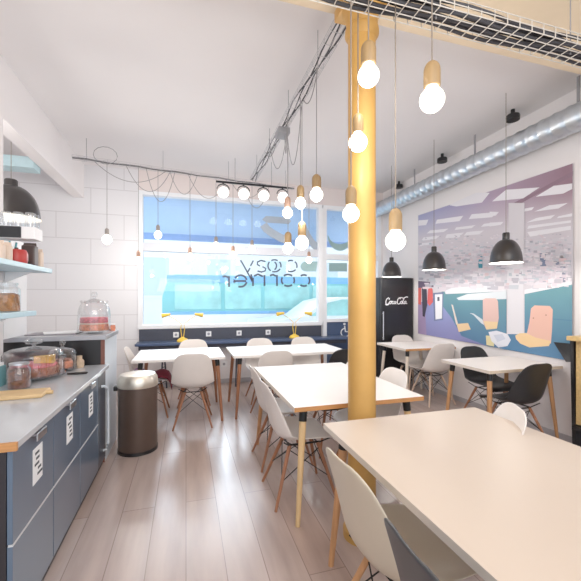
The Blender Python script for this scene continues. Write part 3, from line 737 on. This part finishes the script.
# teal screens and floor
tealk = lambda u, v: S(lerpc((92, 142, 150), (76, 116, 154), (v-290)/50))
mp([(418.4, 303), (442, 296), (456, 318), (500, 335), (500, 348), (418.4, 333.4)], None, True, lambda u, v: S(lerpc((122, 122, 172), (146, 160, 210), (u-418)/18 if u < 440 else (470-u)/30)))
mp([(442, 291.5), (507, 292), (507, 349.5), (488, 346), (462, 336), (452, 318), (443, 306)], None, True, tealk)
mp([(418.4, 304), (425, 302), (427, 335), (418.4, 333.4)], (148, 130, 168))
mp([(523, 294), (548, 289), (572.7, 284), (572.7, 361.2), (500, 348.4), (507, 334), (523, 333)], None, True, lambda u, v: S(lerpc((92, 142, 152), (74, 118, 156), (v-300)/36)))
mp([(445, 291), (452, 288), (507, 284), (507, 291), (470, 293), (446, 294)], (226, 228, 234)); mp([(457, 298), (468, 294), (507, 291), (507, 299), (480, 300), (459, 300)], (218, 226, 232))
mp([(523, 290), (572.7, 281), (572.7, 284.5), (548, 289.5), (523, 294.5)], (226, 226, 232))
mp([(553, 318.5), (572.7, 320), (572.7, 321), (553, 319.5)], (70, 116, 148))
cu = lambda u0, v0, u1, v1, c_: mp([(u0, v0), (u1, v0), (u1, v1), (u0, v1)], c_)
cu(509, 203, 525, 334, (208, 204, 210)); cu(507.5, 250, 523.5, 334, (216, 214, 220))
# coats
mp([(418.6, 286), (421.6, 287), (421.5, 305), (418.6, 304)], (196, 88, 84)); mp([(422, 283), (427, 284), (427.6, 305), (425, 317), (423, 316)], (52, 50, 66))
mp([(428.6, 286), (433, 289), (433.4, 302), (430, 306), (427.8, 303)], (206, 92, 92)); mp([(418.6, 281), (434, 282), (434, 287), (418.6, 288)], (92, 80, 104))
# wall phone
mp([(433.5, 293), (444, 292), (443.5, 320), (434.5, 321)], (104, 116, 150)); mp([(435.3, 294.5), (442.8, 294), (442.3, 318.5), (436, 319.5)], (234, 236, 242)); cu(437.8, 297, 440, 301, (70, 76, 96))
# chairs in the print
mp([(451.8, 304.4), (453.4, 305), (456, 315), (458.4, 323.5), (456.6, 324.5), (454.4, 315)], (222, 208, 196)); mp([(457, 324), (468.5, 323), (471.2, 329.3), (459.2, 332)], (228, 196, 152))
mp([(470, 313), (474, 313.5), (483, 319.5), (484.5, 325), (481.5, 323), (474, 315)], (206, 214, 222))
mp([(483.4, 299.6), (486, 298.3), (496, 298.3), (498.5, 301), (499.3, 318), (497.5, 328), (486.5, 328.8), (483.5, 322)], (218, 182, 174)); mp([(484, 321), (498.6, 322), (497.3, 328.6), (487, 329.6)], (228, 200, 154))
mp([(531.6, 308.5), (535, 305.4), (550.5, 306), (553.4, 309.6), (552.6, 330), (551.5, 343.6), (527, 335.5), (530, 322)], (222, 176, 160))
mp([(515.8, 335.6), (520, 333.2), (527, 333), (536, 337.5), (551.6, 341), (549.5, 346), (530, 347.4), (521, 343.6), (516.6, 339)], (230, 196, 148))
mp([(533, 318), (534, 317.2), (535, 318), (534, 319)], (170, 120, 104)); mp([(545.5, 315), (546.6, 314.2), (547.6, 315), (546.6, 316)], (170, 120, 104))
mp([(486.4, 335.5), (494.5, 336), (494.5, 346.5), (487, 345)], (222, 210, 160)); mp([(489, 332), (497, 330.6), (508, 334), (511.5, 340), (508, 346), (499, 347.5), (492, 341)], (224, 226, 236)); mp([(494, 335), (503, 334), (506, 339), (498, 342)], (200, 206, 222))
me = bpy.data.meshes.new('wall_mural')
bmesh.ops.recalc_face_normals(bm, faces=bm.faces)
bm.to_mesh(me); bm.free(); me.materials.append(PRINT)
mu = bpy.data.objects.new('wall_mural', me); COL.objects.link(mu)
tag(mu, 'large photo mural of an open-plan office on the right wall', 'mural')

# high bar table at the right edge
bt = thing('bar_table', 'black framed high table with wooden top at right edge of the view', 'bar table', (0, 0, 0))
q = at(577, 444, z=0)
bx, by = 3.47, 2.40
MB().box(3.36, 1.5, 1.02, 3.58, by+.02, 1.06, .004).build('bar_top', BARW, bt, False)
for y_ in (by, 1.54):
    MB().prism([(3.42, y_, 1.02), (3.58, y_, 1.02), (3.52, y_, .0), (3.45, y_, 0)], (0, .03, 0)).build('leg', BLACK, bt, False)
MB().box(3.40, 1.57, .2, 3.56, by, .24).build('foot_rail', BLACK, bt, False)
a0, a1, a2, a3 = at(554.5, 342, X=3.55), at(573.5, 344, X=3.46), at(574.5, 362, X=3.46), at(567, 362, X=3.50)
MB().prism([a0, a1, a2, a3], (0, .012, -.0)).build('hanging_flap', BLACK, bt, False)
MB().box(3.44, 1.60, .25, 3.58, by-.01, 1.018).build('side_panel', BARW, bt, False)

# ------------------------------------------------------------------ serving counter
CX, CT = -.66, .84
wk = thing('worktop', 'long pale grey worktop on the blue-grey drawer units at left', 'worktop', (0, 0, 0))
MB().box(-1.31, 1.64, CT-.03, -.635, 3.365, CT, .003).build('slab', WTOP, wk, False)
MB().box(-1.31, 1.625, CT-.032, -.632, 1.639, CT+.001).build('edge_strip', PLY, wk, False)
def unit(y0, y1, label, stick):
    t = thing('drawer_cabinet', label, 'cabinet', (CX, (y0+y1)/2, 0), 0, 'drawer units of the serving counter')
    h = (y1-y0)/2
    MB().box(-.62, -h+.001, .0, -.022, h-.001, CT-.033).build('carcass', DARKC, t, False)
    for z0, z1 in ((.06, .415), (.425, CT-.045)):
        dw = MB().box(-.02, -h+.003, z0, 0, h-.003, z1, .002).build('drawer', BLUEG, t, False)
        if z1 < .6: MB().box(-.016, -h+.003, z1+.0005, .001, h-.003, z1+.0085).build('grip_strip', MATS['pale_grip'] if 'pale_grip' in MATS else mat('pale_grip', (200, 204, 208), .4, vary=0), dw, False)
        if z1 > .6:
            MB().box(-.01, -.055, z1-.006, .028, .055, z1+.006, .003).box(.02, -.055, z1-.03, .028, .055, z1+.003, .003).build('handle', CHROME, dw, False)
            w = .055
            nt_ = MB().box(.0005, stick-w, z1-.235, .002, stick+w, z1-.075).build('notice', PAPER, dw, False)
            r_ = random.Random(int(y0*100)); ik = MB()
            for k in range(5): 
                yy = stick-w*.7+r_.random()*.04; zz = z1-.10-.025*k
                ik.box(.0021, yy, zz-.008, .0026, yy+.03+.03*r_.random(), zz+.004)
            ik.build('notice_print', INK, nt_, False)
    return t
unit(1.66, 2.115, 'blue-grey drawer unit nearest the camera at the left edge', .02)
unit(2.117, 2.60, 'blue-grey drawer unit second from the camera, under the cake dome', .02)
unit(2.602, 3.09, 'blue-grey drawer unit third along, nearest the rubbish bin', .02)
t = thing('end_cabinet', 'narrow dark cabinet with pale bar handle at far end of drawers', 'cabinet', (CX, 3.225, 0))
MB().box(-.62, -.132, 0, -.022, .132, CT-.033).build('carcass', DARKC, t, False)
e_ = MB().box(-.02, -.13, .06, 0, .13, CT-.045, .002).build('door', mat('dark_front', (66, 72, 84), .35, coat=.3), t, False)
MB().tube([(0, .05, .14), (.03, .05, .15), (.036, .05, .2), (.036, .05, .58), (.036, .02, .66), (.02, -.02, .69), (0, -.03, .69)], .010, 8).build('handle', PANELW, e_)
t = thing('bar_counter', 'higher cross counter with dark front and white end panel', 'counter', (0, 0, 0))
BT = 1.09
MB().box(-2.3, 3.41, 0, -.70, 3.90, BT-.04).build('carcass', DARKC, t, False)
MB().box(-2.3, 3.385, 0, -.70, 3.409, BT-.04).build('front_panel', BLACK, t, False)
MB().box(-.699, 3.38, 0, -.67, 3.92, BT-.04).build('end_panel', PANELW, t, False)
MB().box(-.6995, 3.372, 0, -.669, 3.3795, BT-.04).build('edge_strip', mat('brown_edge', (120, 74, 62), .5), t, False)
MB().box(-2.3, 3.36, BT-.039, -.655, 3.94, BT, .004).build('counter_top', mat('bar_top_grey', (170, 172, 180), .3, vary=.03, coat=.3), t, False)

# things on the worktop and the bar
def glass_dome(name, label, x, y, z, r, h, kn, plate=True, sq=.3):
    t = thing(name, label, 'cake dome', (x, y, z))
    if plate: MB().lathe([(0, .0), (r*.5, 0), (r*.55, .012), (r*1.06, .02), (r*1.06, .028), (0, .024)], 28).build('plate', GLASS, t)
    q_ = sq*h; p_ = [(r, .028), (r, h-q_)]+[(r-r*.42*(1-math.cos(a)), h-q_+q_*.8*math.sin(a)) for a in [PI/2*i/7 for i in range(1, 8)]]+[(r*.25, h*.985), (0, h)]
    MB().lathe(p_, 28).build('glass_cover', GLASS, t)
    MB().lathe([(0, h), (.012, h), (.012, h+.012), (kn, h+.02), (kn*1.15, h+.04), (kn*.7, h+.058), (0, h+.06)], 18).build('knob', GLASS, t)
    return t
def cake(name, label, x, y, z, layers, seed=0, cat='cake'):
    t = thing(name, label, cat, (x, y, z)); zz = 0; r_ = random.Random(seed)
    for r, h, m_, nm in layers:
        MB().lathe([(0, zz), (r*.97, zz), (r, zz+h*.2), (r, zz+h*.8), (r*.93, zz+h), (0, zz+h*1.02)], 26).build(nm, m_, t); zz += h
    return t
x_, y_ = -1.035, 2.93
glass_dome('cake_dome', 'large glass cake dome with knob on the worktop', x_, y_, CT+.0005, .185, .225, .05)
cake('layer_cake', 'brown cake under the large glass dome', x_, y_, CT+.0285, [(.15, .055, CAKE, 'base'), (.14, .02, PINK, 'topping')])
w_ = MB().prism([(0, 0, 0), (.13, -.02, 0), (.11, .08, 0)], (0, 0, .05)); w_ = w_.build('cake_slice', CAKEY, None, False); w_.location = (x_+.005, y_-.02, CT+.106); tag(w_, 'yellow cake slice lying on the brown cake under the dome', 'cake')
glass_dome('cake_dome', 'smaller glass dome behind the large cake dome', -.925, 3.16, CT+.0005, .098, .185, .02)
cake('small_cake', 'small orange brown cake under the smaller dome', -.925, 3.16, CT+.0285, [(.07, .05, ORANGE, 'base'), (.06, .015, CAKE, 'topping')])
def jar(name, label, x, y, z, r, h, fill, fm, lidm, fl):
    t = thing(name, label, 'jar', (x, y, z))
    MB().lathe([(0, .0), (r*.95, 0), (r, .01), (r, h*.78), (r*.8, h*.88), (r*.8, h*.94)], 24).build('glass_body', GLASS, t)
    MB().lathe([(0, h*.93), (r*.86, h*.93), (r*.86, h), (r*.5, h*1.02), (0, h*1.02)], 20).build('lid', lidm, t)
    f = thing(fl[0], fl[1], fl[2], (x, y, z+.006))
    MB().lathe([(0, 0), (r*.93, 0), (r*.94, h*fill*.9), (r*.6, h*fill), (0, h*fill*.97)], 20).build('filling', fm, f)
    return t
jar('cookie_jar', 'small glass jar with steel lid in front of the cake dome', -1.005, 2.62, CT, .062, .16, .72, COOKIED, CHROME, ('cookies', 'dark cookies filling the small glass jar on the worktop', 'cookies'))
b_ = MB().box(-.21, -.085, 0, .17, .085, .022, .008).bar((.165, 0, .011), (.2, 0, .011), .0105, n=10).build('cutting_board', BOARD, None, False); b_.location = (-.955, 2.40, CT); b_.rotation_euler = (0, 0, .06); tag(b_, 'pale wooden cutting board lying on the worktop in front of jar', 'cutting board')
t = thing('menu_box', 'teal box of cards at the left edge of the worktop', 'box', (-1.19, 2.72, CT)); MB().box(-.06, -.04, 0, .06, .04, .13, .004).build('box_body', TEALB, t, False); MB().box(-.05, -.03, .128, .05, .03, .15).build('cards', PAPER, t, False)
t = thing('cork_jar', 'small beige corked pot at far end of the worktop', 'pot', (-.84, 3.27, CT)); MB().lathe([(0, 0), (.035, 0), (.04, .02), (.038, .055), (.026, .07), (0, .07)], 18).build('pot_body', CORKM, t); MB().lathe([(0, .07), (.024, .07), (.026, .095), (0, .098)], 14).build('stopper', CORKM, t)
t = thing('serving_tongs', 'black serving tongs lying beside the smaller dome', 'tongs', (-.79, 2.98, CT+.008)); 
for s_ in (-1, 1): MB().tube([(-.05, 0, 0), (0, s_*.012, 0), (.06, s_*.02, 0), (.08, s_*.012, 0)], .006, 6).build('tong_arm', BLACK, t)
t = thing('paper_sheet', 'stack of loose printed papers on the dark bar counter', 'papers', (-1.1, 3.6, BT)); MB().box(-.2, -.12, 0, .18, .13, .008).build('sheet', mat('dull_paper', (150, 146, 152), .7, vary=.15, scale=25), t, False); k_ = MB().box(-.12, -.1, 0, .14, .1, .006).build('sheet', PAPER, t, False); k_.location = (.02, .02, .0085); k_.rotation_euler = (0, 0, .35)
x_, y_ = -.80, 3.60
t = glass_dome('candy_dome', 'tall glass dome jar on the bar counter against white wall', x_, y_, BT, .132, .315, .025, True, .5)
for k in range(6):
    a = k*PI/3; MB().lathe([(0, -.014), (.014, 0), (0, .014)], 10, (.105*math.cos(a), .105*math.sin(a), .285)).build('glass_bead', GLASS, t)
cake('pink_cake', 'pink and orange layered cake inside the tall glass dome', x_, y_, BT+.0285, [(.118, .055, ORANGE, 'base'), (.116, .012, CREAMP, 'filling'), (.114, .048, PINK, 'topping')])
t = thing('spice_pot', 'tiny orange pot beside the tall glass dome', 'pot', (-.70, 3.85, BT)); MB().lathe([(0, 0), (.03, 0), (.034, .03), (.028, .055), (0, .055)], 16).build('pot_body', ORANGE, t); MB().lathe([(0, .055), (.03, .055), (.03, .07), (0, .072)], 14).build('lid', WHITEP, t)

# rubbish bin
t = thing('rubbish_bin', 'tall brown round bin with steel dome lid at counter end', 'bin', (-.43, 3.58, 0))
MB().lathe([(0, .0), (.165, .0), (.17, .02), (.172, .60), (0, .60)], 36).build('bin_body', BROWNB, t)
MB().lathe([(.174, .595), (.177, .60), (.177, .625), (.172, .67), (.15, .705), (.1, .715), (0, .716)], 36).build('lid', BINLID, t)
MB().lathe([(.1745, .0), (.1745, .03), (.16, .03)], 36).build('base_ring', BLACK, t)
MB().box(-.205, -.03, .56, -.165, .03, .60, .006).build('lid_hinge', BLACK, t, False)

# ------------------------------------------------------------------ wall shelves at the left edge
def shelf(label, y1, z, m_, front=None):
    t = thing('wall_shelf', label, 'shelf', (0, 0, 0), 0, 'wall shelves over the worktop')
    MB().box(-1.332, 2.0, z-.035, -1.05, y1, z, .004).build('board', m_, t, False)
    for y_ in (2.2, y1-.12): MB().prism([(-1.33, y_, z-.035), (-1.15, y_, z-.035), (-1.33, y_, z-.12)], (0, .02, 0)).build('bracket', WHITEP, t, False)
    if front: MB().box(-1.052, 2.0, z-.05, -1.04, y1-.14, z+.012, .002).build('front_strip', front, t, False)
Z1, Z2, Z3 = 1.90, 1.645, 1.315
t = thing('wall_shelf', 'top wall shelf with black front strip carrying upturned glasses', 'shelf', (0, 0, 0), 0, 'wall shelves over the worktop')
MB().box(-1.60, 2.86, Z1-.085, -1.005, 3.0, Z1, .004).build('board', WHITEP, t, False)
MB().box(-1.60, 2.85, Z1-.08, -1.085, 2.8595, Z1-.004).build('front_strip', BLACK, t, False)
shelf('middle pale blue wall shelf carrying packs and a red tin', 3.34, Z2, SHELFB)
shelf('lowest pale blue wall shelf carrying a glass cookie jar', 3.02, Z3, SHELFB)
pn = struct('trim_5', MB().box(-1.365, 3.215, BT+.001, -1.334, 3.62, Z1-.02), WHITEP)
V_ = MB(); 
for a, b in (((-1.333, 3.30, 1.86), (-1.333, 3.36, 1.72)), ((-1.333, 3.42, 1.86), (-1.333, 3.36, 1.72))): V_.bar(a, b, .010, n=6)
vv = V_.build('wall_mark', mat('teal_mark', (90, 160, 172), .6), None, False); tag(vv, 'small teal V mark on the white panel between the shelves', 'sign')
gl = thing('drinking_glass', 'upturned clear glass on the top shelf', 'glass')
MB().lathe([(.033, 0), (.03, .09), (.028, .10), (0, .10)], 18).build('glass_body', GLASS, gl)
first = True
for i in range(7):
    for j in range(2):
        x_ = -1.045-i*.072; y_ = 2.897+.068*j
        lb = ('front row' if j == 0 else 'back row'); L_ = 'upturned clear drinking glass on the top wall shelf'
        o = gl if first else dup(gl, (0, 0, 0)); first = False
        o.location = (x_, y_, Z1+.0005); o['label'] = L_; o['group'] = 'upturned glasses on the top shelf'
def pack(name, label, x, y, z, w, dd, h, m_, r=.01):
    o = MB().box(-w/2, -dd/2, 0, w/2, dd/2, h, r).prism([(-w/2, -.004, h-.002), (w/2, -.004, h-.002), (w/2*.9, 0, h+.02), (-w/2*.9, 0, h+.02)], (0, .008, 0)).build(name, m_, None, False); o.location = (x, y, z); return tag(o, label, 'pack')
pack('paper_pack', 'cream paper pack on middle shelf left of the red tin', -1.12, 2.62, Z2, .07, .06, .10, CREAMP)
pack('paper_pack', 'second cream paper pack on middle shelf, next to the dark one', -1.13, 2.74, Z2, .07, .06, .105, CREAMP)
pack('paper_pack', 'dark grey pack standing behind the red tin', -1.23, 2.86, Z2, .08, .07, .13, DARKBR)
t = thing('red_tin', 'round red tin on the middle shelf', 'tin', (-1.125, 2.89, Z2)); MB().lathe([(0, 0), (.06, 0), (.066, .02), (.066, .07), (.055, .095), (0, .10)], 22).build('tin_body', RED, t); MB().lathe([(0, .10), (.012, .10), (.012, .11), (0, .112)], 10).build('lid_knob', DARKBR, t)
pack('paper_pack', 'tall dark brown pack on middle shelf right of the red tin', -1.11, 3.07, Z2, .085, .08, .15, DARKBR)
pack('paper_pack', 'cream pack at the right end of the middle shelf', -1.10, 3.18, Z2, .07, .06, .12, CREAMP)
jar('storage_jar', 'clip-top glass jar of cookies on the lowest shelf', -1.14, 2.76, Z3, .085, .19, .62, COOKIE, GLASS, ('cookies', 'golden cookies filling the clip-top jar on the lowest shelf', 'cookies'))

# ------------------------------------------------------------------ light
W_ = bpy.data.worlds.new('world'); bpy.context.scene.world = W_; W_.use_nodes = True
nt = W_.node_tree; bg = nt.nodes['Background']
bg.inputs[0].default_value = (.82, .91, 1.0, 1); bg.inputs[1].default_value = 2.0
def light(name, kind, loc, energy, color, size=1, size_y=None, rot=(0, 0, 0), portal=False):
    d = bpy.data.lights.new(name, kind); d.energy = energy; d.color = color
    if kind == 'AREA':
        d.size = size
        if size_y: d.shape = 'RECTANGLE'; d.size_y = size_y
        d.cycles.is_portal = portal
    elif kind == 'POINT': d.shadow_soft_size = size
    o = bpy.data.objects.new(name, d); COL.objects.link(o); o.location = loc; o.rotation_euler = rot; return o
light('window_portal', 'AREA', ((WX0+DX1)/2, YF+.25, 2.0), 1, (1, 1, 1), DX1-WX0, 2.2, (-PI/2, 0, 0), True)
sun = light('sun', 'SUN', (0, 12, 10), 5.0, (.80, .90, 1), rot=(-math.radians(64), 0, math.radians(8))); sun.data.angle = .6
light('room_fill', 'AREA', (.6, -1.2, 2.6), 34, (1, .90, .80), 2.6, 1.4, (math.radians(70), 0, 0))  # warm fill added behind the camera, stands for no fixture
light('ceiling_fill', 'AREA', (.3, -.8, 1.9), 70, (1, .92, .84), 2.4, 1.4, (math.radians(160), 0, 0))  # added upward fill, brightens the ceiling by bounce
for o in [o for o in list(bpy.data.objects) if o.name.startswith(('bulb_pendant', 'dome_pendant'))]:
    dome_ = o.name.startswith('dome')
    light('bulb_light', 'POINT', o.location+Vector((0, 0, .02 if dome_ else -.075)), (3 if o.location.x < 0 else 8) if dome_ else (2.2 if o.location.y < 2 else 7), (1, .96, .91), .03)
light('counter_point_light', 'POINT', (-1.9, 3.2, 2.6), 25, (1, .95, .9), .15)  # bare point light over the serving side, no fixture modelled

sc_ = bpy.context.scene
sc_.view_settings.view_transform = 'Standard'; sc_.view_settings.exposure = -0.12; sc_.view_settings.gamma = 1.12
sc_.cycles.max_bounces = 8; sc_.cycles.transparent_max_bounces = 16; sc_.cycles.caustics_reflective = False; sc_.cycles.caustics_refractive = False
sc_.cycles.sample_clamp_indirect = 6
